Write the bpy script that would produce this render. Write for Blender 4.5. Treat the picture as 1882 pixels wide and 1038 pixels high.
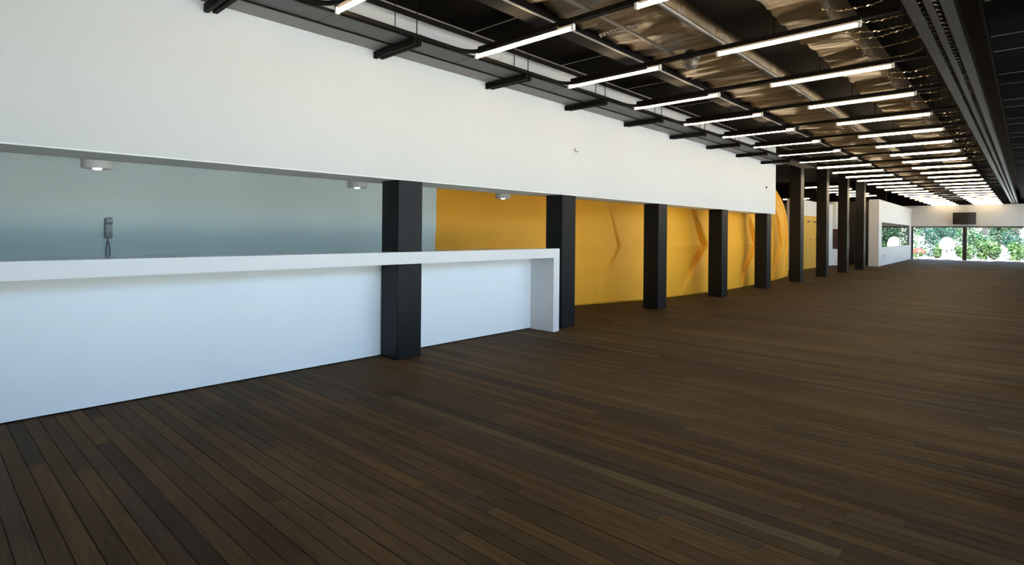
import bpy, math, random
from mathutils import Vector, Matrix, noise

random.seed(11)
for o in list(bpy.data.objects):
    bpy.data.objects.remove(o, do_unlink=True)
SC = bpy.context.scene
COL = SC.collection
PI = math.pi

# ------------------------------------------------------------------ camera
W_PX, H_PX, F_PX, CX, CY = 1882, 1038, 1028.4, 941.0, 427.06
YAW, ROLL, EYE = math.radians(42.77), math.radians(0.546), 1.5
fw = Vector((-math.sin(YAW), math.cos(YAW), 0)); r0 = Vector((math.cos(YAW), math.sin(YAW), 0)); u0 = Vector((0, 0, 1))
rt = r0 * math.cos(ROLL) + u0 * math.sin(ROLL); up = u0 * math.cos(ROLL) - r0 * math.sin(ROLL)
cam_d = bpy.data.cameras.new('camera'); cam = bpy.data.objects.new('camera', cam_d); COL.objects.link(cam)
cam.matrix_world = Matrix(((rt.x, up.x, -fw.x, 0), (rt.y, up.y, -fw.y, 0), (rt.z, up.z, -fw.z, EYE), (0, 0, 0, 1)))
cam_d.sensor_fit = 'HORIZONTAL'; cam_d.sensor_width = 36.0; cam_d.lens = 36.0 * F_PX / W_PX
cam_d.shift_y = -(H_PX / 2 - CY) / W_PX
cam_d.clip_start = 0.05; cam_d.clip_end = 400
SC.camera = cam

# ------------------------------------------------------------------ sky, sun, exposure
world = bpy.data.worlds.new('world'); SC.world = world; world.use_nodes = True
wn = world.node_tree; wn.nodes.clear()
sky = wn.nodes.new('ShaderNodeTexSky'); sky.sky_type = 'NISHITA'; sky.sun_disc = False
sky.sun_elevation = math.radians(58); sky.sun_rotation = math.radians(140); sky.air_density = 1.0; sky.dust_density = 1.2
bg = wn.nodes.new('ShaderNodeBackground'); bg.inputs[1].default_value = 0.86
wo = wn.nodes.new('ShaderNodeOutputWorld')
tint = wn.nodes.new('ShaderNodeMix'); tint.data_type = 'RGBA'; tint.blend_type = 'MULTIPLY'; tint.inputs[0].default_value = 1.0
tint.inputs[7].default_value = (0.95, 0.965, 1.01, 1)      # camera balanced for the warm tubes: daylight reads cool
wn.links.new(sky.outputs[0], tint.inputs[6]); wn.links.new(tint.outputs[2], bg.inputs[0]); wn.links.new(bg.outputs[0], wo.inputs[0])
sun_d = bpy.data.lights.new('sun', 'SUN'); sun_d.energy = 23.0; sun_d.angle = math.radians(0.6); sun_d.color = (1.0, 0.97, 0.95)
sun = bpy.data.objects.new('sun', sun_d); COL.objects.link(sun)
sun.rotation_euler = Vector((-0.22, 0.42, -0.88)).to_track_quat('-Z', 'Y').to_euler(); sun.location = (10, -10, 20)
SC.view_settings.view_transform = 'Standard'; SC.view_settings.look = 'None'
SC.view_settings.gamma = 1.0; SC.view_settings.use_curve_mapping = False
SC.view_settings.exposure = 0.66
TUBE_POWER = 20.0

# ------------------------------------------------------------------ materials
def mat(name, color, rough=0.6, metal=0.0, spec=0.5, emit=None, estr=0.0, var=0.0, vscale=3.0, bump=0.0, bscale=40.0, stretch=None):
    m = bpy.data.materials.new(name); m.use_nodes = True
    nt = m.node_tree; b = nt.nodes['Principled BSDF']
    b.inputs['Base Color'].default_value = (*color, 1); b.inputs['Roughness'].default_value = rough
    b.inputs['Metallic'].default_value = metal; b.inputs['Specular IOR Level'].default_value = spec
    if emit:
        b.inputs['Emission Color'].default_value = (*emit, 1); b.inputs['Emission Strength'].default_value = estr
    geo = nt.nodes.new('ShaderNodeNewGeometry')
    src = geo.outputs['Position']
    if stretch:
        mp = nt.nodes.new('ShaderNodeMapping'); mp.inputs['Scale'].default_value = stretch
        nt.links.new(src, mp.inputs['Vector']); src = mp.outputs[0]
    if var:
        n = nt.nodes.new('ShaderNodeTexNoise'); n.inputs['Scale'].default_value = vscale; n.inputs['Detail'].default_value = 4
        nt.links.new(src, n.inputs['Vector'])
        mx = nt.nodes.new('ShaderNodeMix'); mx.data_type = 'RGBA'
        mx.inputs[6].default_value = (*[c * (1 - var) for c in color], 1); mx.inputs[7].default_value = (*[min(1, c * (1 + var)) for c in color], 1)
        nt.links.new(n.outputs[0], mx.inputs[0]); nt.links.new(mx.outputs[2], b.inputs['Base Color'])
    if bump:
        n2 = nt.nodes.new('ShaderNodeTexNoise'); n2.inputs['Scale'].default_value = bscale; n2.inputs['Detail'].default_value = 3
        nt.links.new(src, n2.inputs['Vector'])
        bp = nt.nodes.new('ShaderNodeBump'); bp.inputs['Strength'].default_value = bump; bp.inputs['Distance'].default_value = 0.02
        nt.links.new(n2.outputs[0], bp.inputs['Height']); nt.links.new(bp.outputs[0], b.inputs['Normal'])
    return m

def plank_mat():
    m = bpy.data.materials.new('stained_plank'); m.use_nodes = True
    nt = m.node_tree; N = nt.nodes; L = nt.links; b = N['Principled BSDF']
    at = N.new('ShaderNodeAttribute'); at.attribute_name = 'tint'
    geo = N.new('ShaderNodeNewGeometry')
    mp = N.new('ShaderNodeMapping'); mp.inputs['Scale'].default_value = (1.3, 26, 1)
    off = N.new('ShaderNodeVectorMath'); off.operation = 'MULTIPLY_ADD'
    off.inputs[1].default_value = (37, 53, 11)
    L.new(at.outputs['Color'], off.inputs[0]); L.new(geo.outputs['Position'], off.inputs[2])
    L.new(off.outputs[0], mp.inputs['Vector'])
    n1 = N.new('ShaderNodeTexNoise'); n1.inputs['Scale'].default_value = 2.2; n1.inputs['Detail'].default_value = 6; n1.inputs['Distortion'].default_value = 0.7
    L.new(mp.outputs[0], n1.inputs['Vector'])
    rp = N.new('ShaderNodeValToRGB')
    rp.color_ramp.elements[0].position = 0.28; rp.color_ramp.elements[0].color = (0.62, 0.60, 0.58, 1)
    rp.color_ramp.elements[1].position = 0.75; rp.color_ramp.elements[1].color = (1.22, 1.2, 1.18, 1)
    L.new(n1.outputs[0], rp.inputs[0])
    n3 = N.new('ShaderNodeTexNoise'); n3.inputs['Scale'].default_value = 0.9; n3.inputs['Detail'].default_value = 3
    L.new(geo.outputs['Position'], n3.inputs['Vector'])
    mr = N.new('ShaderNodeMapRange'); mr.inputs[1].default_value = 0.3; mr.inputs[2].default_value = 0.7; mr.inputs[3].default_value = 0.78; mr.inputs[4].default_value = 1.2
    L.new(n3.outputs[0], mr.inputs[0])
    mu = N.new('ShaderNodeMix'); mu.data_type = 'RGBA'; mu.blend_type = 'MULTIPLY'; mu.inputs[0].default_value = 1
    L.new(at.outputs['Color'], mu.inputs[6]); L.new(rp.outputs[0], mu.inputs[7])
    mu2 = N.new('ShaderNodeMix'); mu2.data_type = 'RGBA'; mu2.blend_type = 'MULTIPLY'; mu2.inputs[0].default_value = 1
    L.new(mu.outputs[2], mu2.inputs[6]); L.new(mr.outputs[0], mu2.inputs[7])
    L.new(mu2.outputs[2], b.inputs['Base Color'])
    mr2 = N.new('ShaderNodeMapRange'); mr2.inputs[3].default_value = 0.56; mr2.inputs[4].default_value = 0.76
    L.new(n1.outputs[0], mr2.inputs[0]); L.new(mr2.outputs[0], b.inputs['Roughness'])
    b.inputs['Specular IOR Level'].default_value = 0.07
    bp = N.new('ShaderNodeBump'); bp.inputs['Strength'].default_value = 0.12; bp.inputs['Distance'].default_value = 0.01
    L.new(n1.outputs[0], bp.inputs['Height']); L.new(bp.outputs[0], b.inputs['Normal'])
    return m

def glass_mat():
    m = bpy.data.materials.new('clear_glass'); m.use_nodes = True
    nt = m.node_tree; nt.nodes.clear()
    o = nt.nodes.new('ShaderNodeOutputMaterial'); t = nt.nodes.new('ShaderNodeBsdfTransparent'); g = nt.nodes.new('ShaderNodeBsdfGlossy')
    t.inputs[0].default_value = (0.93, 0.97, 0.95, 1); g.inputs['Roughness'].default_value = 0.0
    f = nt.nodes.new('ShaderNodeFresnel'); f.inputs[0].default_value = 1.45
    mx = nt.nodes.new('ShaderNodeMixShader')
    nt.links.new(f.outputs[0], mx.inputs[0]); nt.links.new(t.outputs[0], mx.inputs[1]); nt.links.new(g.outputs[0], mx.inputs[2]); nt.links.new(mx.outputs[0], o.inputs[0])
    return m

def leaf_mat(name, c):
    m = mat(name, c, 0.5, var=0.55, vscale=1.3)
    b = m.node_tree.nodes['Principled BSDF']
    b.inputs['Subsurface Weight'].default_value = 0.0
    b.inputs['Transmission Weight'].default_value = 0.0
    return m

M = {}
M['white'] = mat('white_wall_paint', (0.64, 0.63, 0.62), 0.75, spec=0.25, var=0.012, vscale=1.5)
M['panel'] = mat('white_panel_paint', (0.92, 0.935, 0.935), 0.6, spec=0.3, var=0.012, vscale=1.5)
M['counter'] = mat('white_counter_lacquer', (0.75, 0.75, 0.745), 0.45, spec=0.4)
M['blue'] = mat('pale_blue_grey_wall_paint', (0.67, 0.75, 0.73), 0.7, spec=0.25, var=0.02, vscale=1.0)
M['top_reflection'] = mat('glossy_worktop_reflection_tone', (0.42, 0.48, 0.49), 0.12, spec=0.6)  # blue-grey colour stands in for the wall's reflection in the glossy top
M['soffit'] = mat('grey_soffit_board', (0.84, 0.85, 0.83), 0.8)
M['column'] = mat('charcoal_column_paint', (0.0055, 0.0068, 0.0085), 0.45, spec=0.28)
M['yellow'] = mat('yellow_membrane_cloth', (0.97, 0.43, 0.022), 0.6, spec=0.35, var=0.06, vscale=2.0, bump=0.05, bscale=25)
M['yellow_door'] = mat('yellow_door_paint', (0.66, 0.36, 0.03), 0.55)
M['plank'] = plank_mat()
M['subfloor'] = mat('dark_subfloor', (0.006, 0.005, 0.005), 0.9)
M['black'] = mat('black_ceiling_paint', (0.003, 0.0027, 0.0024), 0.8, spec=0.08, var=0.3, vscale=2)
M['black_steel'] = mat('black_painted_steel', (0.006, 0.005, 0.0045), 0.65, spec=0.12)
M['panel_black'] = mat('black_ceiling_panel', (0.0022, 0.002, 0.0018), 0.8, spec=0.06, var=0.25, vscale=1.5)
M['tbar'] = mat('dull_grey_metal_strip', (0.42, 0.38, 0.33), 0.4, metal=0.5)
M['wrap'] = mat('dark_brown_duct_wrap', (0.085, 0.052, 0.022), 0.40, spec=0.5, var=0.5, vscale=3.0, bump=0.8, bscale=7, stretch=(0.5, 3.0, 1))
M['pipe'] = mat('grey_brown_pipe', (0.12, 0.10, 0.08), 0.4, metal=0.3)
M['tray'] = mat('mid_grey_tray_metal', (0.10, 0.10, 0.094), 0.55, metal=0.1, var=0.08, vscale=3)
M['tray_pale'] = mat('pale_grey_trunking', (0.22, 0.20, 0.18), 0.55)
M['truss'] = mat('dark_grey_truss_paint', (0.040, 0.035, 0.030), 0.4, spec=0.3)
M['lacing'] = mat('galvanised_lacing', (0.16, 0.13, 0.10), 0.3, metal=0.7)
M['glint'] = mat('glinting_foil_wire', (0.62, 0.44, 0.24), 0.25, metal=0.85)
M['tube'] = mat('warm_fluorescent_glow', (0.9, 0.85, 0.7), 0.4, emit=(1.0, 0.76, 0.46), estr=TUBE_POWER)
M['cap'] = mat('white_lamp_socket', (0.75, 0.72, 0.65), 0.4)
M['lamp_body'] = mat('light_grey_lamp_housing', (0.72, 0.72, 0.68), 0.5)
M['chrome'] = mat('polished_reflector', (0.8, 0.8, 0.8), 0.12, metal=1.0)
M['bulb'] = mat('lit_lamp_bulb', (0.9, 0.9, 0.9), 0.3, emit=(1, 0.98, 0.95), estr=2.5)
M['dark_plastic'] = mat('dark_grey_plastic', (0.05, 0.055, 0.055), 0.45)
M['phone'] = mat('grey_phone_plastic', (0.30, 0.33, 0.32), 0.4)
M['frame'] = mat('dark_window_frame', (0.018, 0.017, 0.022), 0.45)
M['glass'] = glass_mat()
M['brown_wall'] = mat('dark_brown_panelling', (0.035, 0.026, 0.020), 0.6, var=0.2, vscale=4)
M['maroon'] = mat('maroon_laminate', (0.06, 0.018, 0.018), 0.5)
M['speaker'] = mat('black_speaker_cloth', (0.016, 0.012, 0.009), 0.7)
M['paving'] = mat('bright_pale_paving', (0.72, 0.70, 0.66), 0.8, var=0.08, vscale=0.6)
M['leaf_a'] = leaf_mat('mid_green_leaves', (0.018, 0.066, 0.018))
M['leaf_b'] = leaf_mat('yellow_green_leaves', (0.043, 0.092, 0.016))
M['leaf_c'] = leaf_mat('blue_green_leaves', (0.012, 0.054, 0.032))
M['bark'] = mat('grey_brown_bark', (0.13, 0.11, 0.10), 0.85, var=0.3, vscale=6)
M['ornament'] = mat('white_garden_stone', (0.85, 0.85, 0.83), 0.6)
M['red'] = mat('red_parasol_cloth', (0.42, 0.018, 0.008), 0.7)

# ------------------------------------------------------------------ builders
class MB:
    def __init__(self): self.v = []; self.f = []
    def box(self, x0, x1, y0, y1, z0, z1):
        n = len(self.v)
        self.v += [(x0, y0, z0), (x1, y0, z0), (x1, y1, z0), (x0, y1, z0), (x0, y0, z1), (x1, y0, z1), (x1, y1, z1), (x0, y1, z1)]
        self.f += [tuple(n + i for i in q) for q in ((0, 3, 2, 1), (4, 5, 6, 7), (0, 1, 5, 4), (1, 2, 6, 5), (2, 3, 7, 6), (3, 0, 4, 7))]
        return self
    def cbox(self, x0, x1, y0, y1, z0, z1, c):
        """box with its vertical corners chamfered by c"""
        n = len(self.v)
        pts = [(x0 + c, y0), (x1 - c, y0), (x1, y0 + c), (x1, y1 - c), (x1 - c, y1), (x0 + c, y1), (x0, y1 - c), (x0, y0 + c)]
        self.v += [(a, b, z0) for a, b in pts] + [(a, b, z1) for a, b in pts]
        self.f += [tuple(n + i for i in reversed(range(8))), tuple(n + 8 + i for i in range(8))]
        self.f += [(n + i, n + (i + 1) % 8, n + 8 + (i + 1) % 8, n + 8 + i) for i in range(8)]
        return self
    def tube(self, path, r, seg=8, caps=True):
        P = [Vector(p) for p in path]; n = len(self.v); K = len(P)
        R = r if isinstance(r, (list, tuple)) else [r] * K
        for i, p in enumerate(P):
            t = (P[min(i + 1, K - 1)] - P[max(i - 1, 0)]).normalized()
            ref = Vector((0, 0, 1)) if abs(t.z) < 0.9 else Vector((1, 0, 0))
            a = t.cross(ref).normalized(); b = a.cross(t).normalized()
            for k in range(seg):
                th = 2 * PI * k / seg
                self.v.append(tuple(p + (a * math.cos(th) + b * math.sin(th)) * R[i]))
        for i in range(K - 1):
            for k in range(seg):
                k2 = (k + 1) % seg
                self.f.append((n + i * seg + k, n + (i + 1) * seg + k, n + (i + 1) * seg + k2, n + i * seg + k2))
        if caps:
            self.f.append(tuple(n + k for k in range(seg))); self.f.append(tuple(n + (K - 1) * seg + k for k in reversed(range(seg))))
        return self
    def lathe(self, prof, cx=0, cy=0, seg=24):
        n = len(self.v); K = len(prof)
        for r, z in prof:
            for k in range(seg):
                th = 2 * PI * k / seg; self.v.append((cx + r * math.cos(th), cy + r * math.sin(th), z))
        for i in range(K - 1):
            for k in range(seg):
                k2 = (k + 1) % seg
                self.f.append((n + i * seg + k, n + i * seg + k2, n + (i + 1) * seg + k2, n + (i + 1) * seg + k))
        self.f.append(tuple(n + k for k in reversed(range(seg)))); self.f.append(tuple(n + (K - 1) * seg + k for k in range(seg)))
        return self
    def mesh(self, name, m, smooth=False):
        me = bpy.data.meshes.new(name); me.from_pydata(self.v, [], self.f); me.materials.append(m)
        if smooth:
            for p in me.polygons: p.use_smooth = True
        me.update(); return me
    def build(self, name, m, parent=None, smooth=False):
        return obj(name, self.mesh(name, m, smooth), parent)

def obj(name, me, parent=None, loc=None):
    o = bpy.data.objects.new(name, me); COL.objects.link(o)
    if parent: o.parent = parent
    if loc: o.location = loc
    return o
def tag(o, label, cat, group=None, kind=None):
    o['label'] = label; o['category'] = cat
    if group: o['group'] = group
    if kind: o['kind'] = kind
    return o
def empty(name, loc=(0, 0, 0)):
    o = bpy.data.objects.new(name, None); COL.objects.link(o); o.location = loc; o.empty_display_size = 0.1; return o
def struct(o, label, cat): return tag(o, label, cat, kind='structure')
def copy_tree(o, parent=None):
    c = o.copy(); COL.objects.link(c); c.parent = parent
    for ch in list(o.children): copy_tree(ch, c)
    return c
def box(x0, x1, y0, y1, z0, z1): return MB().box(x0, x1, y0, y1, z0, z1)
ORD = ['first', 'second', 'third', 'fourth', 'fifth', 'sixth', 'seventh', 'eighth', 'ninth', 'tenth', 'eleventh', 'twelfth', 'thirteenth', 'fourteenth', 'fifteenth',
       'sixteenth', 'seventeenth', 'eighteenth', 'nineteenth', 'twentieth', 'twenty-first', 'twenty-second', 'twenty-third', 'twenty-fourth', 'twenty-fifth', 'twenty-sixth',
       'twenty-seventh', 'twenty-eighth', 'twenty-ninth', 'thirtieth']
ORD += ['%s-%s' % (t, s) for t in ('thirty', 'forty', 'fifty') for s in ORD[:9]]

# ================================================================== STRUCTURE
XF = -5.385          # face of the white fascia
YE = 45.0            # far wall
XR = 0.62            # glazed right-hand side
Y0 = -6.0            # behind the camera

# floor: dark subfloor with separate planks laid on it
floor = struct(box(-13, XR, Y0, YE, -0.15, -0.022).build('floor', M['subfloor']), 'dark stained timber plank floor of the long hall', 'floor')
PITCH, GAP = 0.0932, 0.0035
def plank_tint(x, y):
    t = random.random(); v = random.uniform(1.15, 1.95)
    c = (0.050, 0.030, 0.0125)
    if t < 0.22: c = (0.058, 0.034, 0.0135)
    elif t < 0.40: c = (0.042, 0.0295, 0.016)
    elif t < 0.52: c = (0.040, 0.024, 0.0135)
    elif t < 0.57: c = (0.064, 0.046, 0.022)
    return tuple(k * v for k in c)
rows = []
y = Y0
while y < YE - 0.02:
    x = -7.62 if y < 9.0 else -12.9
    x += -random.uniform(0, 2.0)
    lim = -7.62 if y < 9.0 else -12.9
    while x < XR:
        ln = random.uniform(1.8, 4.4); a, b = max(x, lim), min(x + ln, XR)
        if XR - b < 0.4: b = XR
        if b - a > 0.25: rows.append((a, b, y, min(y + PITCH, YE)))
        x += ln
        if b >= XR: break
    y += PITCH
def seen(a, b, y0_, y1_):
    s = 0
    for i in range(12):
        p = Vector((a + (b - a) * (i + .5) / 12, (y0_ + y1_) / 2, -EYE)); w = p.dot(fw)
        if w < 0.3: continue
        px, py = CX + F_PX * p.dot(rt) / w, CY - F_PX * p.dot(up) / w
        if -5 < px < W_PX + 5 and 0 < py < H_PX + 5 and p.x > -5.75: s += (b - a) / p.length ** 3
    return s
scored = sorted(range(len(rows)), key=lambda i: -seen(*rows[i]))
near = set(scored[:298])
def plank_geo(a, b, y0_, y1_, dz):
    g = GAP / 2; e = 0.0016
    X0, X1, A, B, zt, zb = a + 0.0012, b - 0.0012, y0_ + g, y1_ - g, dz, -0.022
    v = [(X0, A, zb), (X1, A, zb), (X1, B, zb), (X0, B, zb), (X0, A, zt - e), (X1, A, zt - e), (X1, B, zt - e), (X0, B, zt - e), (X0, A + e, zt), (X1, A + e, zt), (X1, B - e, zt), (X0, B - e, zt)]
    f = [(0, 3, 2, 1), (0, 1, 5, 4), (1, 2, 6, 5), (2, 3, 7, 6), (3, 0, 4, 7), (4, 5, 9, 8), (6, 7, 11, 10), (8, 9, 10, 11), (5, 6, 10, 9), (7, 4, 8, 11)]
    return v, f
BV, BF, BC = [], [], []
for i, (a, b, ya, yb) in enumerate(rows):
    c = plank_tint(a, ya); dz = random.uniform(-0.0012, 0.0008)
    v, f = plank_geo(a, b, ya, yb, dz)
    if i in near:
        cx_, cy_ = (a + b) / 2, (ya + yb) / 2
        me = bpy.data.meshes.new('plank'); me.from_pydata([(p[0] - cx_, p[1] - cy_, p[2]) for p in v], [], f); me.materials.append(M['plank'])
        at = me.attributes.new('tint', 'FLOAT_COLOR', 'FACE')
        for k in range(len(f)): at.data[k].color = (*c, 1)
        obj('plank', me, floor, (cx_, cy_, 0))
    else:
        n = len(BV); BV += v; BF += [tuple(n + q for q in ff) for ff in f]; BC += [c] * len(f)
me = bpy.data.meshes.new('plank_field'); me.from_pydata(BV, [], BF); me.materials.append(M['plank'])
at = me.attributes.new('tint', 'FLOAT_COLOR', 'FACE')
at.data.foreach_set('color', [k for c in BC for k in (*c, 1)])
obj('plank_field', me, floor)['kind'] = 'stuff'

# ceiling slab and enclosing walls
struct(box(-13.2, 1.52, Y0 - 0.2, YE + 0.2, 4.35, 4.6).build('ceiling', M['black']), 'black painted ceiling slab high above the ducts and tube lights', 'ceiling')  # part past the glazing is an added, unseen overhang stopping direct sun
struct(box(-13.2, XR, Y0 - 0.2, Y0, 0, 4.35).build('wall_back', M['white']), 'white end wall of the hall behind the viewpoint', 'wall')
struct(box(-13.2, -13.0, Y0, YE, 0, 4.35).build('wall_left', M['brown_wall']), 'dark wall far left behind the yellow cloth volume', 'wall')

# white fascia (deep downstand wall over the counter) with the soffit under it
wf = struct(box(-6.0, XF, Y0, 17.0, 2.112, 4.35).build('wall_fascia', M['white']), 'long white fascia wall hanging above the counter and charcoal columns', 'wall')
box(-6.0, XF - 0.004, Y0, 6.9, 2.10, 2.112).build('soffit_board', M['soffit'], wf)
box(-5.78, XF - 0.004, 6.9, 16.99, 2.10, 2.112).build('soffit_board', M['soffit'], wf)
# back wall of the bar and low ceiling above it
struct(box(-7.8, -7.64, Y0, 6.3, 0, 2.46).build('wall_bar', M['blue']), 'pale blue-grey back wall behind the white counter', 'wall')
struct(box(-7.64, -6.0, Y0, 6.2, 2.46, 2.52).box(-7.0, -6.0, 6.2, 8.0, 2.46, 2.52).build('ceiling_bar', M['soffit']), 'low grey ceiling over the bar behind the fascia', 'ceiling')
# counter
ct = empty('bar_counter', (-5.5, 3.0, 0)); tag(ct, 'long white bar counter with thick top beam wrapping down to an end leg', 'counter')
def part(mb, name, m, root):
    mb.v = [(a - root.location.x, b - root.location.y, c - root.location.z) for a, b, c in mb.v]
    return mb.build(name, m, root)
part(box(-5.383, -5.28, Y0 + .1, 6.785, 1.123, 1.26).box(-5.94, -5.383, Y0 + .1, 3.872, 1.123, 1.26).box(-5.94, -5.383, 4.228, 6.785, 1.123, 1.26).box(-5.94, -5.722, 3.872, 4.228, 1.123, 1.26),
     'counter_top', M['counter'], ct)
part(box(-5.93, -5.295, Y0 + .1, 3.87, 1.26, 1.262).box(-5.93, -5.295, 4.23, 6.77, 1.26, 1.262).box(-5.38, -5.295, 3.87, 4.23, 1.26, 1.262), 'worktop_reflection_sheet', M['top_reflection'], ct)  # added thin sheet, the blue wall's reflection put into its colour
part(box(-5.94, -5.28, 6.645, 6.785, 0, 1.123), 'end_leg', M['counter'], ct)
part(box(-5.80, -5.738, Y0 + .1, 6.645, 0.012, 1.123), 'front_panel', M['panel'], ct)
part(box(-5.79, -5.75, Y0 + .1, 6.645, 0.0, 0.012), 'plinth_gap', M['black'], ct)

# columns
col_y = [3.88 + 3.11 * k for k in range(9)]
COLG = 'charcoal columns along the white fascia'
names = ['charcoal square column rising through the white counter, nearest of the row', 'charcoal square column just past the end of the white counter',
         'charcoal square column under fascia, third of the row, before flat yellow cloth', 'charcoal square column under fascia, fourth of the row, beside first dark cloth fold',
         'charcoal square column under the far end of the white fascia', 'full-height charcoal column, first beyond the white fascia, beside yellow bulge',
         'full-height charcoal column right of the yellow door', 'full-height charcoal column before the maroon cabinet', 'full-height charcoal column farthest away, left of white box room']
def column(i, yc):
    top = 2.10 if i < 5 else 4.35
    r = empty('steel_column', (-5.5525, yc + 0.17, 0)); tag(r, names[i], 'column', COLG)
    MB().cbox(-0.1675, 0.1675, -0.175, 0.175, 0.012, top - 0.006, 0.006).build('shaft', M['column'], r)
    MB().box(-0.16, 0.16, -0.165, 0.165, 0.0, 0.012).build('base_plate', M['black_steel'], r)
    MB().box(-0.16, 0.16, -0.165, 0.165, top - 0.006, top).build('cap_plate', M['black_steel'], r)
for i, yc in enumerate(col_y): column(i, yc)

# far end wall with its garden windows
we = struct(box(-13, XR + 2.2, YE, YE + 0.25, 2.15, 3.5).build('wall_end', M['white']), 'white wall band above the garden windows at the far end', 'wall')
box(-13, XR + 2.2, YE, YE + 0.25, 3.5, 4.35).build('dark_upper_band', M['black'], we)
box(-13, -9.6, YE, YE + 0.25, 0, 2.15).build('solid_wall', M['brown_wall'], we)
def window(name, x0, x1, label):
    w = struct(empty(name, ((x0 + x1) / 2, YE, 0)), label, 'window')
    cx_ = (x0 + x1) / 2; h = (x1 - x0) / 2
    def p(mb, n, m): mb.build(n, m, w)
    p(box(-h, h, 0.02, 0.14, 2.07, 2.15), 'top_rail', M['frame'])
    p(box(-h, h, 0.02, 0.14, 0.0, 0.045), 'sill_rail', M['frame'])
    p(box(-h, -h + 0.10, 0.02, 0.14, 0.045, 2.07), 'jamb', M['frame'])
    p(box(h - 0.10, h, 0.02, 0.14, 0.045, 2.07), 'jamb', M['frame'])
    p(box(-h + 0.10, h - 0.10, 0.075, 0.087, 0.045, 2.07), 'pane', M['glass'])
window('window_1', -5.735, -2.985, 'left garden window at the far end of the hall')
window('window_2', -2.985, 0.60, 'right garden window at the far end of the hall')
window('window_3', -9.5, -5.745, 'garden window of the side room, seen through its interior window')
box(0.60, XR + 2.2, YE, YE + 0.25, 0, 2.15).build('solid_wall', M['white'], we)

# side room: white box with a long interior window
XS = -5.44
def skew(mb):                       # the side wall of the box room is slightly out of line with the hall
    mb.v = [(a - 0.0232 * (b - 32.42), b, c) for a, b, c in mb.v]; return mb
ws = struct(box(-5.87, XS, 32.42, 32.9, 0, 3.30).build('wall_side_room', M['white']), 'white box room at right end of the column row', 'wall')
for a, b, c, d in ((32.9, 33.3, 0, 3.3), (33.3, 44.1, 0, 0.93), (33.3, 44.1, 2.20, 3.3), (44.1, YE, 0, 3.3)):
    skew(box(XS - 0.12, XS, a, b, c, d)).build('wall_piece', M['white'], ws)
box(-13, -5.72, 34.2, YE, 3.1, 3.3).build('room_ceiling', M['soffit'], ws)
wi = struct(empty('window_4', (0, 0, 0)), 'long interior window in the side of the white box room', 'window')
skew(box(XS - 0.07, XS - 0.058, 33.3, 44.1, 0.93, 2.20)).build('pane', M['glass'], wi)
for ym in (33.32, 40.2, 44.08):
    skew(box(XS - 0.085, XS - 0.045, ym - 0.02, ym + 0.02, 0.93, 2.20)).build('mullion', M['frame'], wi)
struct(box(-13, -5.87, 34.0, 34.15, 0, 3.3).build('wall_dark', M['brown_wall']), 'dark brown panelled wall behind the last columns', 'wall')
struct(box(-13, -5.4, 34.0, 34.1, 3.3, 4.35).build('trim_1', M['black']), 'black closing panel above the dark brown wall', 'trim')

# wall and yellow doors behind columns
wa = struct(box(-7.6, -7.30, 25.45, 31.75, 0, 3.05).build('wall_aisle', M['white']), 'white wall above the yellow doors behind the columns', 'wall')
dr = struct(empty('door_1', (-7.30, 28.2, 0)), 'yellow double door with dark handle behind the columns', 'door')
for k, (a, b) in enumerate(((-2.6, -1.25), (-1.24, -0.3), (-0.29, 0.65), (0.66, 2.2))):
    lf = box(0.0, 0.04, a, b, 0.01, 2.37).build('door_leaf', M['yellow_door'], dr)
    if k in (1, 2):
        MB().tube([(0.04, a + 0.62, 1.31), (0.09, a + 0.62, 1.31), (0.09, a + 0.50, 1.31)], 0.02, 8).build('door_handle', M['dark_plastic'], lf)
        box(0.04, 0.09, a + 0.25, a + 0.5, 2.08, 2.14).build('door_closer', M['dark_plastic'], lf)

# glazed right-hand side (beyond the frame edge; it lights the hall)
right_y = [4.25 + 3.26 * k for k in range(-3, 13)]
for k, yc in enumerate(right_y):
    if yc > YE - 0.3: continue
    r = empty('steel_column', (0.28, yc, 0))
    tag(r, '%s charcoal column from the near end along the glazed right side' % ORD[k], 'column', 'charcoal columns along the glazed side')
    MB().cbox(-0.17, 0.17, -0.175, 0.175, 0.012, 3.78, 0.006).build('shaft', M['column'], r)
    MB().box(-0.16, 0.16, -0.165, 0.165, 0, 0.012).build('base_plate', M['black_steel'], r)
struct(box(XR, XR + 0.2, Y0 - 0.2, right_y[1] - 0.04, 0, 4.35).build('wall_right_blocker', M['white']), 'added unseen white wall beside the viewpoint, holding daylight off the near fascia', 'wall')  # unseen wall added to darken the near end of the fascia
wr = struct(empty('window_5', (XR, 20, 0)), 'floor to ceiling glazing along the right side of the hall', 'window')
for k in range(1, len(right_y)):
    a = right_y[k]; b = right_y[k + 1] if k + 1 < len(right_y) else YE
    b = min(b, YE)
    if b - a < 0.3: continue
    box(0.0, 0.012, a - 20 + 0.03, b - 20 - 0.03, 0.05, 3.70).build('pane', M['glass'], wr)
    box(-0.03, 0.05, a - 20 - 0.03, a - 20 + 0.03, 0.05, 3.70).build('mullion', M['frame'], wr)
box(-0.03, 0.05, right_y[1] - 20.03, YE - 20, 0.0, 0.05).build('sill_rail', M['frame'], wr)
box(-0.03, 0.05, right_y[1] - 20.03, YE - 20, 3.70, 4.35).build('head_panel', M['frame'], wr)

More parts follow.
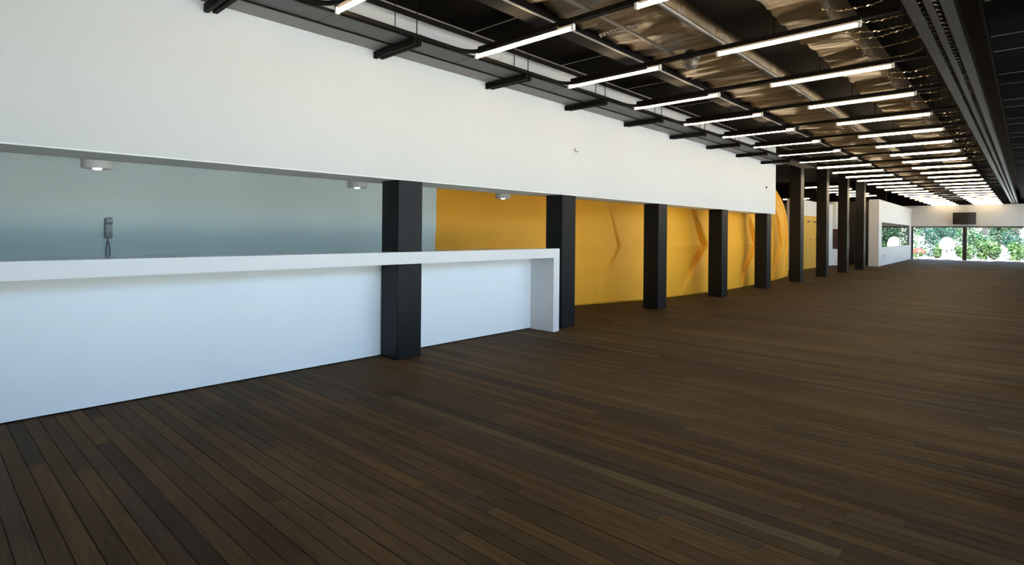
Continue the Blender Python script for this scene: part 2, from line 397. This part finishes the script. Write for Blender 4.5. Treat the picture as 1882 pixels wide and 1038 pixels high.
# ================================================================== YELLOW CLOTH VOLUME
PTS = [(-7.64, 6.28), (-7.25, 7.85), (-6.88, 9.34), (-6.56, 10.6), (-6.38, 11.3), (-6.26, 12.1), (-6.08, 14.1), (-6.0, 15.3), (-6.05, 17.2), (-6.15, 19.0), (-6.30, 20.6), (-6.52, 22.0), (-6.95, 23.2), (-7.6, 24.2), (-8.6, 24.9), (-10.0, 25.2)]
def catmull(P, n):
    out = []
    Q = [Vector(p) for p in P]; Q = [Q[0] * 2 - Q[1]] + Q + [Q[-1] * 2 - Q[-2]]
    for i in range(1, len(Q) - 2):
        for k in range(n):
            t = k / n; a, b, c, d = Q[i - 1], Q[i], Q[i + 1], Q[i + 2]
            out.append(0.5 * ((2 * b) + (c - a) * t + (2 * a - 5 * b + 4 * c - d) * t * t + (3 * b - a - 3 * c + d) * t ** 3))
    out.append(Q[-2]); return out
path = catmull(PTS, 100)
# creases: (lower y, node y, upper y, upper z, depth, soft width)
CRE = [(9.9, 10.55, 10.2, 2.3, 0.05, 0.5), (12.75, 13.98, 13.2, 2.35, 0.22, 0.34), (16.1, 17.62, 16.8, 2.25, 0.30, 0.34), (19.3, 20.75, 19.6, 2.9, 0.20, 0.40), (20.8, 21.9, 21.2, 3.3, 0.12, 0.4)]
ZN = 1.22
V, Fc = [], []
NZ = 76; ZT = 3.5
for i, p in enumerate(path):
    q = path[min(i + 1, len(path) - 1)] - path[max(i - 1, 0)]; t = q.normalized(); nrm = Vector((t.y, -t.x))
    if nrm.x < 0: nrm = -nrm
    for j in range(NZ + 1):
        z = ZT * j / NZ
        d = 0.0
        if z > 1.5: d -= 0.58 * ((z - 1.5) / 1.9) ** 2.4
        d += 0.03 * math.sin(PI * min(z, 1.5) / 1.5) * 0.5
        d += 0.016 * math.exp(-((z - ZN) / 0.035) ** 2)          # horizontal seam
        d += 0.018 * noise.noise(Vector((p.x * 0.7, p.y * 0.7, z * 0.9)))
        for (yl, yn, yu, zu, A, w) in CRE:
            if z < ZN:
                s = z / ZN; yc = yl + (yn - yl) * s ** 1.3; amp = A * (0.06 + 0.94 * s ** 1.1)
            else:
                s = max(0.0, 1 - (z - ZN) / (zu - ZN)); yc = yu + (yn - yu) * s; amp = A * s
            e = p.y - yc
            wd = w * (1.35 - 0.75 * (z / ZN if z < ZN else s))
            if e < 0: d -= amp * math.exp(e / wd)
            else: d -= amp * math.exp(-e / 0.03)
            if abs(e) < 0.2: d -= 0.55 * amp * math.exp(-(e / 0.024) ** 2)
        if j == NZ: d -= 0.5
        V.append((p.x + nrm.x * d, p.y + nrm.y * d, z))
n1 = NZ + 1
for i in range(len(path) - 1):
    for j in range(NZ):
        Fc.append((i * n1 + j, (i + 1) * n1 + j, (i + 1) * n1 + j + 1, i * n1 + j + 1))
me = bpy.data.meshes.new('yellow_membrane'); me.from_pydata(V, [], Fc); me.materials.append(M['yellow'])
for p in me.polygons: p.use_smooth = True
ym = tag(obj('yellow_membrane', me), 'taut yellow cloth volume with pinched folds bulging behind the charcoal columns', 'fabric wall')
sm = ym.modifiers.new('solid', 'SOLIDIFY'); sm.thickness = 0.01; sm.offset = -1

# ================================================================== CEILING SERVICES
TZ = 3.50; TY0, TDY = 2.65, 1.747
NT = 24
# long wrapped ducts
def duct(name, x0, x1, zb, label, amp):
    V, Fc = [], []; ys = []; yy = Y0 + 1
    while yy < YE - 0.05: ys.append(yy); yy += 0.055
    NX = 10
    for yv in ys:
        row = [(x0, 4.1)]
        for k in range(NX + 1): row.append((x0 + (x1 - x0) * k / NX, zb))
        row.append((x1, 4.1))
        ph = (yv - TY0) / TDY; sag = 0.02 * math.sin(PI * (ph % 1.0))
        for k, (xv, zv) in enumerate(row):
            w = noise.noise(Vector((xv * 1.1, yv * 4.5, 3.1))) * amp + noise.noise(Vector((xv * 1.4, yv * 9, 7.7))) * amp * 0.75 + noise.noise(Vector((xv * 0.6, yv * 1.2, 1.7))) * amp
            V.append((xv, yv, zv + (w - sag if zv < 4 else 0)))
    m_ = NX + 3
    for i in range(len(ys) - 1):
        for k in range(m_ - 1):
            Fc.append((i * m_ + k, (i + 1) * m_ + k, (i + 1) * m_ + k + 1, i * m_ + k + 1))
    me = bpy.data.meshes.new(name); me.from_pydata(V, [], Fc); me.materials.append(M['wrap'])
    for p in me.polygons: p.use_smooth = True
    r = empty(name, ((x0 + x1) / 2, 20, 3.7)); o = obj('wrapping', me, r, (-(x0 + x1) / 2, -20, -3.7))
    tag(r, label, 'duct')
    box(-(x1 - x0) / 2 + .02, (x1 - x0) / 2 - .02, Y0 + 1 - 20, YE - 20.05, 0.40, 0.63).build('duct_box', M['black'], r)
    return r
duct('air_duct', -3.60, -2.72, 3.77, 'wide crumpled brown-black wrapped air duct between the two tube rows', 0.055)
duct('air_duct', -1.95, -1.50, 3.76, 'narrow crumpled wrapped air duct above the right tube row', 0.055)
tag(box(-2.58, -2.02, Y0 + 1, YE - .06, 3.86, 4.33).build('flat_duct', M['panel_black']), 'flat black sheet duct between the two wrapped ducts', 'duct')
tag(MB().tube([(-2.66, Y0 + 1, 3.74), (-2.66, YE - .05, 3.74)], 0.028, 8).build('long_pipe', M['pipe'], smooth=True), 'slim grey-brown pipe beside the wide wrapped duct', 'pipe')
tag(MB().tube([(-3.12, Y0 + 1, 3.64), (-3.12, 6.15, 3.64)], 0.020, 8).build('short_pipe', M['pipe'], smooth=True), 'dim pipe under the wide duct ending near the dome device', 'pipe')

# longitudinal steel beams
def ibeam(x0, x1, z0, z1, label):
    r = empty('steel_beam', ((x0 + x1) / 2, 20, z0)); h = (x1 - x0) / 2; tag(r, label, 'beam')
    box(-h, h, Y0 - 19.9, YE - 20.05, 0, 0.012).build('lower_flange', M['black_steel'], r)
    box(-0.006, 0.006, Y0 - 19.9, YE - 20.05, 0.012, z1 - z0 - 0.012).build('web', M['black_steel'], r)
    box(-h, h, Y0 - 19.9, YE - 20.05, z1 - z0 - 0.012, z1 - z0).build('upper_flange', M['black_steel'], r)
    box(h - 0.004, h + 0.004, Y0 - 19.9, YE - 20.05, -0.004, 0.014).build('edge_strip', M['tbar'], r)
ibeam(-5.115, -4.965, 3.90, 4.35, 'black steel beam running just in front of the white fascia top')
ibeam(-3.84, -3.64, 3.68, 4.35, 'black steel beam beside the wide wrapped duct')

# black ceiling panels with metal strips, left bay
pc = empty('panel_ceiling', (-4.4, 20, 3.9)); tag(pc, 'black flush ceiling panels between the fascia beam and the wrapped duct', 'ceiling panels')
pm = box(-0.54, 0.54, -TDY / 2 + .012, TDY / 2 - .012, 0, 0.03).mesh('panel', M['panel_black'])
sm1 = box(-0.54, 0.54, -0.006, 0.006, -0.006, 0.01).mesh('joint_strip', M['tbar'])
for k in range(-3, NT + 1):
    yy = TY0 + TDY * (k + 0.62)
    if yy > YE - 1: continue
    obj('panel', pm, pc, (0, yy - 20, 0)); obj('joint_strip', sm1, pc, (0, yy - 20 + TDY / 2, 0))
box(0.30, 0.31, Y0 - 19, YE - 20.1, -0.006, 0.0).build('joint_strip', M['tbar'], pc)

# right bay: black panels with thin pale joints, out under the added, unseen eaves overhang
pr = empty('panel_ceiling', (0.66, 20, 3.78)); tag(pr, 'black ceiling panels with thin pale joints right of the truss beam', 'ceiling panels')
yy = Y0 + 0.3; k = 0
cache = {}
while yy < YE - 0.8:
    wdt = 0.70 if k % 2 == 0 else 1.31
    if wdt not in cache:
        cache[wdt] = (box(-1.01, 0.85, 0.008, wdt - 0.008, 0, 0.03).mesh('panel', M['panel_black']), box(-1.0, 0.84, -0.005, 0.005, -0.004, 0.006).mesh('joint_strip', M['tbar']))
    obj('panel', cache[wdt][0], pr, (0, yy - 20, 0)); obj('joint_strip', cache[wdt][1], pr, (0, yy - 20, 0))
    yy += wdt; k += 1
box(-1.035, -1.02, Y0 - 19.6, YE - 20.1, -0.03, 0.0).build('edge_strip', M['black_steel'], pr)

# truss beam of three flanges with two runs of lacing
tr = empty('truss_beam', (-0.66, 20, 3.5)); tag(tr, 'dark grey truss beam of three flat flanges with laced gaps', 'beam')
for a, b in ((-0.817, -0.727), (-0.682, -0.631), (-0.577, -0.508)):
    box(a + .66, b + .66, Y0 - 19.8, YE - 20.05, 0, 0.02).build('flange', M['truss'], tr)
    box(a + .66 + .03, a + .66 + .04, Y0 - 19.8, YE - 20.05, 0.02, 0.2).build('flange_web', M['truss'], tr)
for a, b in ((-0.727, -0.682), (-0.631, -0.577)):
    mb = MB(); yy = 3.0
    while yy < YE - 0.3:
        mb.tube([(a + .66, yy - 20, 0.03), (b + .66, yy - 20 + 0.07, 0.03)], 0.010, 4)
        mb.tube([(b + .66, yy - 20 + 0.07, 0.04), (a + .66, yy - 20 + 0.14, 0.04)], 0.010, 4)
        yy += 0.14
    mb.build('lacing', M['lacing'], tr)['kind'] = 'stuff'
box(-0.155, 0.15, Y0 - 19.8, YE - 20.05, 0.2, 0.21).build('top_plate', M['black_steel'], tr)

# glinting sagging wires between narrow duct and truss
for k in range(44):
    yy = 4.6 + 0.36 * k + random.uniform(-0.09, 0.09); sag = random.uniform(0.02, 0.10); zz = random.uniform(3.66, 3.71); dy = random.uniform(-0.15, 0.2)
    x0, x1 = -1.50, -0.775
    P, Rr = [], []
    for s in range(37):
        t = s / 36
        P.append((x0 + (x1 - x0) * t, yy + dy * t + 0.012 * math.sin(t * 17 + k), zz - sag * 4 * t * (1 - t) + 0.006 * math.sin(s * 2.1 + k)))
        Rr.append(0.005 + 0.009 * (s % 2) * random.random())
    o = MB().tube(P, Rr, 5).build('hanging_wire', M['glint'])
    tag(o, 'glinting wire sagging between narrow duct and truss, %s from the near end' % ORD[k], 'wire', 'glinting wires beside the truss')

# transverse channels carrying the lights
cm = {}
for k in range(NT + 1):
    yk = TY0 + TDY * k
    if yk > YE - 0.2: continue
    r = empty('ceiling_channel', (-2.8, yk + 0.03, 3.56))
    tag(r, '%s black cross channel above the tube lights, counted from the near end' % ORD[k], 'channel', 'black cross channels under the ceiling')
    if not cm:
        cm['c'] = box(-1.82, 1.92, -0.035, 0.035, 0, 0.045).mesh('channel', M['black_steel'])
        cm['r'] = MB().tube([(0, 0, 0.045), (0, 0, 0.78)], 0.006, 6).mesh('hanger_rod', M['black_steel'])
    obj('channel', cm['c'], r)
    for xx in (-1.05, 0.815, 1.7): obj('hanger_rod', cm['r'], r, (xx, 0, 0))

# fluorescent fittings
tl = 1.33
fx = {'batten': box(0, tl + .06, -0.022, 0.022, 0.032, 0.06).mesh('batten', M['black_steel']),
      'tube': MB().tube([(0.035, 0, 0), (tl + .025, 0, 0)], 0.021, 10).mesh('tube', M['tube'], True),
      'socket': MB().box(0.0, 0.025, -0.02, 0.02, -0.022, 0.04).mesh('socket', M['cap']),
      'pin': MB().tube([(0.024, 0, 0), (0.036, 0, 0)], 0.012, 8).mesh('pin', M['cap'])}
def fitting(x, yv, z, label, group):
    r = empty('tube_light', (x, yv, z)); tag(r, label, 'tube light', group)
    obj('batten', fx['batten'], r); obj('tube', fx['tube'], r)
    s1 = obj('socket', fx['socket'], r); obj('pin', fx['pin'], s1)
    s2 = obj('socket', fx['socket'], r, (tl + .06, 0, 0)); s2.rotation_euler.z = PI; obj('pin', fx['pin'], s2)
n = 0
for k in range(NT + 1):
    yk = TY0 + TDY * k
    if yk > YE - 0.2: continue
    fitting(-4.66, yk, TZ, '%s glowing tube light from the near end, row beside the white fascia' % ORD[k], 'tube lights of the left row')
    fitting(-2.57, yk - 0.04, TZ, ('%s glowing tube light from the near end, row beside the truss' % ORD[k - 1]) if k else 'glowing tube light out of sight before the visible row beside the truss', 'tube lights of the right row')
aux = [(-6.98, 25.7), (-6.98, 27.45), (-6.98, 29.2), (-6.98, 30.95), (-6.98, 32.7), (-10.2, 33.4)]
for k, (x, yv) in enumerate(aux):
    r_ = fitting(x, yv, TZ, '%s glowing tube light over the aisle left of the far columns' % ORD[k], 'tube lights over the left aisle')
for k, (x, yv) in enumerate(aux):
    o = MB().tube([(x + 0.66, yv, TZ + 0.06), (x + 0.66, yv, 4.35)], 0.006, 6).build('hanger_rod', M['black_steel'])
    tag(o, 'thin black rod carrying the %s aisle tube light' % ORD[k], 'rod', 'rods of the aisle tube lights')

# cable tray along the fascia: grey plates, rails, brackets on rods, bent conduits
tray = empty('cable_tray', (-4.88, 5, 3.50)); tag(tray, 'grey flat cable tray running along the top of the white fascia', 'cable tray')
BY = [1.82 + 1.747 * k for k in range(-4, 9)]
pmesh = box(-0.17, 0.17, 0.006, 1.741, 0.012, 0.02).mesh('tray_plate', M['tray'])
for b in BY: obj('tray_plate', pmesh, tray, (0.0, b - 0.02 + 0.87 - 5 - 1.747 * 0, 0))
box(-0.185, -0.165, -11, 11.95, 0.0, 0.024).build('tray_rail', M['black_steel'], tray)
box(0.165, 0.185, -11, 11.95, 0.0, 0.024).build('tray_rail', M['black_steel'], tray)
tag(box(-5.375, -5.10, Y0 + .1, 16.95, 3.515, 3.56).build('wall_trunking', M['tray_pale']), 'pale grey trunking fixed to the fascia behind the cable tray', 'trunking')
ch = {'a': box(-0.0, 0.73, -0.05, -0.012, -0.075, -0.003).mesh('channel', M['black_steel']), 'b': box(0.035, 0.73, 0.012, 0.05, -0.075, -0.003).mesh('channel', M['black_steel']),
      'w': box(0.06, 0.68, -0.012, 0.012, -0.02, -0.005).mesh('web', M['black_steel']), 'r': MB().tube([(0.715, 0.0, -0.06), (0.715, 0, 0.845)], 0.006, 6).mesh('hanger_rod', M['black_steel']),
      'n': MB().tube([(0.715, 0, -0.095), (0.715, 0, -0.075)], 0.016, 6).mesh('nut', M['black_steel'])}
for k, b in enumerate(BY):
    if b < 1.5: continue
    r = empty('tray_bracket', (-5.382, b, 3.50)); tag(r, '%s black double-channel bracket from the near end holding the cable tray' % ORD[k - 4], 'bracket', 'cable tray brackets')
    for nm, key in (('channel', 'a'), ('channel', 'b'), ('web', 'w'), ('hanger_rod', 'r'), ('nut', 'n')): obj(nm, ch[key], r)
cp = [(-0.03, 0.03, 0)]
for s in range(9):
    a = s / 8 * PI / 2; cp.append((0.20 - 0.20 * math.cos(a) - 0.03, TDY - 0.30 + 0.20 * math.sin(a), 0))
cp.append((1.2, TDY - 0.10, 0.0))
cmesh = MB().tube(cp, 0.024, 8).mesh('conduit', M['black_steel'], True)
rmesh = MB().tube([(-0.03, 0.62, 0), (-0.03, 0.62, 0.84)], 0.005, 6).mesh('hanger_rod', M['black_steel'])
for k in range(-1, 8):
    r = empty('bent_conduit', (-4.60, TY0 + TDY * k, 3.505)); tag(r, 'bent black conduit leading to the %s tube light of the left row' % ORD[k + 1], 'conduit', 'bent conduits along the tray')
    obj('pipe', cmesh, r); obj('hanger_rod', rmesh, r)

# dome device and corrugated hose under the wide duct
dd = empty('dome_sensor', (-2.98, 6.33, 3.56)); tag(dd, 'small grey dome sensor hanging under the wide duct', 'sensor')
MB().lathe([(0.02, -0.10), (0.06, -0.085), (0.085, -0.045), (0.092, 0.0), (0.092, 0.02)], seg=20).build('dome', M['pipe'], dd, True)
MB().lathe([(0.10, 0.02), (0.10, 0.06), (0.05, 0.13)], seg=20).build('mount', M['dark_plastic'], dd, True)
P, Rr = [], []
for s in range(41):
    t = s / 40; P.append((-3.52 + 0.45 * t, 5.22 + 0.02 * t, 3.70 + 0.02 * math.sin(PI * t))); Rr.append(0.030 if s % 4 < 2 else 0.020)
tag(MB().tube(P, Rr, 10).build('corrugated_hose', M['pipe']), 'short corrugated hose under the wide wrapped duct', 'hose')

# ================================================================== BAR DETAILS
for k, (yv, lb) in enumerate(((1.24, 'round grey ceiling lamp above the wall phone'), (4.08, 'round grey ceiling lamp just left of the nearest column'), (6.90, 'round grey ceiling lamp in front of the orange-yellow cloth'))):
    r = empty('surface_lamp', (-6.6, yv, 2.075)); tag(r, lb, 'lamp', 'round lamps over the bar')
    MB().lathe([(0.105, 0.005), (0.125, 0.0), (0.13, 0.01), (0.13, 0.385), (0.05, 0.385)], seg=28).build('housing', M['lamp_body'], r, False)
    MB().lathe([(0.03, 0.03), (0.10, 0.003), (0.104, 0.006)], seg=24).build('reflector', M['chrome'], r, True)
    MB().lathe([(0.008, -0.012), (0.035, -0.006), (0.04, 0.01), (0.03, 0.03)], seg=16).build('bulb', M['bulb'], r, True)
ph = empty('wall_phone', (-7.64, 1.54, 1.39)); tag(ph, 'grey handset phone with hanging cord on the pale blue wall', 'phone')
MB().cbox(0.0, 0.03, -0.038, 0.038, 0.01, 0.225, 0.008).build('cradle', M['phone'], ph)
mb = MB(); prof = [(0.03, 0.0), (0.065, 0.012), (0.075, 0.05), (0.058, 0.075), (0.055, 0.155), (0.075, 0.18), (0.068, 0.222), (0.03, 0.235)]
nn = len(prof)
mb.v += [(a, -0.030, b) for a, b in prof] + [(a, 0.030, b) for a, b in prof]
mb.f += [tuple(range(nn)), tuple(reversed(range(nn, 2 * nn)))] + [(i, nn + i, nn + (i + 1) % nn, (i + 1) % nn) for i in range(nn)]
mb.build('handset', M['phone'], ph)
cpts = [(0.02, 0.0, 0.01), (0.025, -0.006, -0.02), (0.03, -0.022, -0.12), (0.03, -0.022, -0.22), (0.03, -0.004, -0.29), (0.03, 0.016, -0.22), (0.028, 0.012, -0.12), (0.022, 0.002, -0.02)]
cc = [Vector(p) for p in cpts]; cpath = []
for i in range(len(cc) - 1):
    for s in range(8): cpath.append(cc[i].lerp(cc[i + 1], s / 8))
MB().tube(cpath, [0.0045 + 0.0015 * (s % 2) for s in range(len(cpath))], 6).build('cord', M['dark_plastic'], ph)
hk = empty('wall_hook', (XF, 7.27, 2.84)); tag(hk, 'tiny grey hook fixed in the middle of the white fascia', 'hook')
MB().tube([(0, 0, 0), (0.03, 0, 0)], 0.014, 10).build('rosette', M['lamp_body'], hk)
MB().tube([(0.03, 0, 0.02), (0.03, 0, -0.03), (0.045, 0.02, -0.04), (0.05, 0.035, -0.02)], 0.007, 6).build('hook', M['pipe'], hk)
dt = empty('wall_sensor', (XF, 16.2, 2.82)); tag(dt, 'tiny dark dot sensor near the far end of the white fascia', 'sensor')
MB().tube([(0, 0, 0), (0.02, 0, 0)], 0.03, 12).build('rim', M['dark_plastic'], dt); MB().tube([(0.02, 0, 0), (0.028, 0, 0)], 0.018, 12).build('lens', M['black'], dt)
for zz, lb in ((0.49, 'small socket plate low on the white box room'), (2.92, 'small pale sensor plate high on the white box room')):
    r = empty('wall_plate', (XS, 33.68, zz)); tag(r, lb, 'wall plate')
    box(0, 0.012, -0.10, 0.10, -0.04, 0.04).build('plate', M['cap'], r); box(0.012, 0.03, -0.02, 0.07, -0.025, 0.025).build('insert', M['dark_plastic'] if zz < 1 else M['lamp_body'], r)

# loudspeaker on the far wall
sp = empty('wall_speaker', (-3.0, YE, 2.28)); tag(sp, 'black loudspeaker box with curved front mounted high on the far wall', 'loudspeaker')
mb = MB(); K = 13
pts = [(-0.56 + 1.12 * i / (K - 1), -0.30 - 0.14 * (1 - ((i - 6) / 6) ** 2)) for i in range(K)] + [(0.56, -0.06), (-0.56, -0.06)]
nn = len(pts)
mb.v += [(a, b, 0) for a, b in pts] + [(a, b, 0.73) for a, b in pts]
mb.f += [tuple(reversed(range(nn))), tuple(range(nn, 2 * nn))] + [(i, (i + 1) % nn, nn + (i + 1) % nn, nn + i) for i in range(nn)]
mb.build('cabinet', M['speaker'], sp)
box(-0.15, 0.15, -0.06, 0.0, 0.2, 0.55).build('bracket', M['black_steel'], sp)

# cabinets and partition beyond the yellow door
pt = tag(box(-7.62, -7.33, 31.8, 32.1, 0, 3.2).build('partition_panel', M['white']), 'narrow white partition right of the second full-height column', 'partition')
tag(box(-7.33, -7.16, 31.8, 32.3, 1.83, 3.2).build('upper_cabinet', M['lamp_body']), 'pale grey upper cabinet beside the white partition', 'cabinet')
mc = empty('maroon_cabinet', (-7.15, 31.8, 0.82)); tag(mc, 'dark maroon cabinet between pale upper and lower boxes', 'cabinet')
box(-0.18, 0.5, 0.02, 0.5, 0, 1.0).build('body', M['maroon'], mc); box(-0.17, 0.16, 0.0, 0.02, 0.02, 0.98).build('door', M['maroon'], mc); box(0.17, 0.49, 0.0, 0.02, 0.02, 0.98).build('door', M['maroon'], mc)
tag(box(-7.33, -7.10, 31.75, 32.3, 0.0, 0.82).build('low_box', M['panel']), 'pale bluish low box below the maroon cabinet', 'box')

# ================================================================== OUTSIDE
struct(box(-60, 80, -60, 140, -0.30, -0.16).build('ground', M['paving']), 'bright sunlit paving around the building', 'ground')
def foliage(n, rx, ry, rz, cz, size, m, name, parent, seed):
    rnd = random.Random(seed); V, Fc = [], []
    blobs = [(Vector((rnd.uniform(-.6, .6) * rx, rnd.uniform(-.6, .6) * ry, cz + rnd.uniform(-.62, .62) * rz)), rnd.uniform(.38, .62)) for _ in range(9)]
    for i in range(n):
        b, s = rnd.choice(blobs)
        d = Vector((rnd.gauss(0, 1), rnd.gauss(0, 1), rnd.gauss(0, 1))).normalized() * rnd.uniform(.6, 1.0)
        c = b + Vector((d.x * rx * s, d.y * ry * s, d.z * rz * s))
        if c.z < -0.14: continue
        nrm = (d + Vector((rnd.uniform(-.6, .6), rnd.uniform(-.6, .6), rnd.uniform(-.3, .8)))).normalized()
        a = nrm.orthogonal().normalized(); a.rotate(Matrix.Rotation(rnd.uniform(0, 6.28), 3, nrm)); bb = nrm.cross(a)
        L = size * rnd.uniform(.6, 1.4); w = L * 0.55; k = len(V)
        V += [tuple(c - a * L), tuple(c + bb * w), tuple(c + a * L), tuple(c - bb * w)]; Fc.append((k, k + 1, k + 2, k + 3))
    me = bpy.data.meshes.new(name); me.from_pydata(V, [], Fc); me.materials.append(m)
    o = obj(name, me, parent); o['kind'] = 'stuff'; return o
shr = [(-11.6, 55.0, 1.7, 'leaf_a'), (-9.0, 53.5, 1.2, 'leaf_c'), (-7.6, 56.0, 1.3, 'leaf_a'), (-6.3, 53.2, 0.5, 'leaf_b'), (-5.6, 57.5, 1.6, 'leaf_c'), (-5.0, 53.0, 0.6, 'leaf_b'), (-3.55, 52.6, 0.62, 'leaf_b'), (-3.2, 56.0, 1.4, 'leaf_a'),
       (-2.3, 53.4, 0.85, 'leaf_b'), (-0.6, 55.8, 1.25, 'leaf_c'), (-0.7, 52.9, 0.7, 'leaf_b'), (1.6, 55.0, 1.1, 'leaf_a'), (3.2, 56.5, 1.6, 'leaf_c')]
for k, (x, yv, s, m) in enumerate(shr):
    r = empty('garden_shrub', (x, yv, -0.16)); big = s > 1.1
    tag(r, '%s %s green shrub from the left beyond the far windows' % (ORD[k], {'leaf_a': 'mid', 'leaf_b': 'yellow', 'leaf_c': 'bluish'}[m]), 'shrub', 'shrubs outside the far windows')
    foliage(int(900 + 900 * s), s * 0.95, s * 0.8, s * 0.95, s * 0.85, 0.085, M[m], 'leaves', r, 100 + k)
    MB().tube([(0, 0, 0), (0.03, 0, s * 0.7), (-0.03, 0.02, s * 1.3)], [0.05, 0.04, 0.015], 7).build('stem', M['bark'], r)
trs = [(-15, 62, 'leaf_c', 0.25), (-9.9, 62, 'leaf_a', 0.20), (-6.1, 66, 'leaf_c', 0.18), (-2.75, 61, 'leaf_b', 0.24), (-0.95, 67.5, 'leaf_a', 0.28), (2.6, 61, 'leaf_c', 0.22), (8.6, 63, 'leaf_a', 0.25)]
for k, (x, yv, m, rr) in enumerate(trs):
    r = empty('garden_tree', (x, yv, -0.16))
    tag(r, 'tree trunk with leafy crown behind the shrubs, %s from the left of the garden' % ORD[k], 'tree', 'trees outside the far windows')
    MB().tube([(0, 0, 0), (0.08, 0, 1.0), (0.02, 0.1, 2.4), (0.2, 0, 4.2)], [rr * 1.25, rr, rr * .85, rr * .4], 9).build('trunk', M['bark'], r, True)
    foliage(3800, 2.7, 2.2, 2.6, 3.4, 0.13, M[m], 'crown', r, 300 + k)
for k in range(9):  # unseen trees added to screen the low sky from the hall
    r = empty('garden_tree', (17 + (k % 2) * 1.5, -14 + 8.2 * k, -0.16))
    tag(r, 'added unseen bushy tree screening low sky along the glazed right side, %s from the near end' % ORD[k], 'tree', 'added sky-screening trees along the right side')
    MB().tube([(0, 0, 0), (0.1, 0, 1.5), (0, 0.1, 3.2), (0.2, 0, 5.0)], [0.3, 0.24, 0.2, 0.08], 9).build('trunk', M['bark'], r, True)
    foliage(3000, 3.6, 3.9, 2.9, 2.9, 0.26, M['leaf_a' if k % 2 else 'leaf_c'], 'crown', r, 500 + k)
og = empty('garden_ornament', (-4.35, 50.5, -0.16)); tag(og, 'white dome-topped garden ornament on a split pedestal outside the left window', 'ornament')
MB().lathe([(0.05, 0.78), (0.36, 0.80), (0.43, 0.92), (0.42, 1.15), (0.34, 1.42), (0.18, 1.58), (0.03, 1.62)], seg=24).build('dome', M['ornament'], og, True)
for s in (-1, 1):
    MB().tube([(0.20 * s, 0, 0), (0.17 * s, 0, 0.4), (0.12 * s, 0, 0.82)], [0.16, 0.11, 0.10], 12).build('pedestal', M['ornament'], og, True)
MB().lathe([(0.5, 0.0), (0.5, 0.06), (0.44, 0.1)], seg=24).build('base', M['ornament'], og)
rp = empty('red_parasol', (-6.05, 51.0, -0.16)); tag(rp, 'small red garden parasol at left edge of the left far window', 'parasol')
MB().lathe([(0.42, 0.46), (0.43, 0.50), (0.3, 0.70), (0.06, 0.82), (0.01, 0.86)], seg=12).build('canopy', M['red'], rp); MB().tube([(0, 0, 0), (0, 0, 0.82)], 0.02, 8).build('pole', M['ornament'], rp)
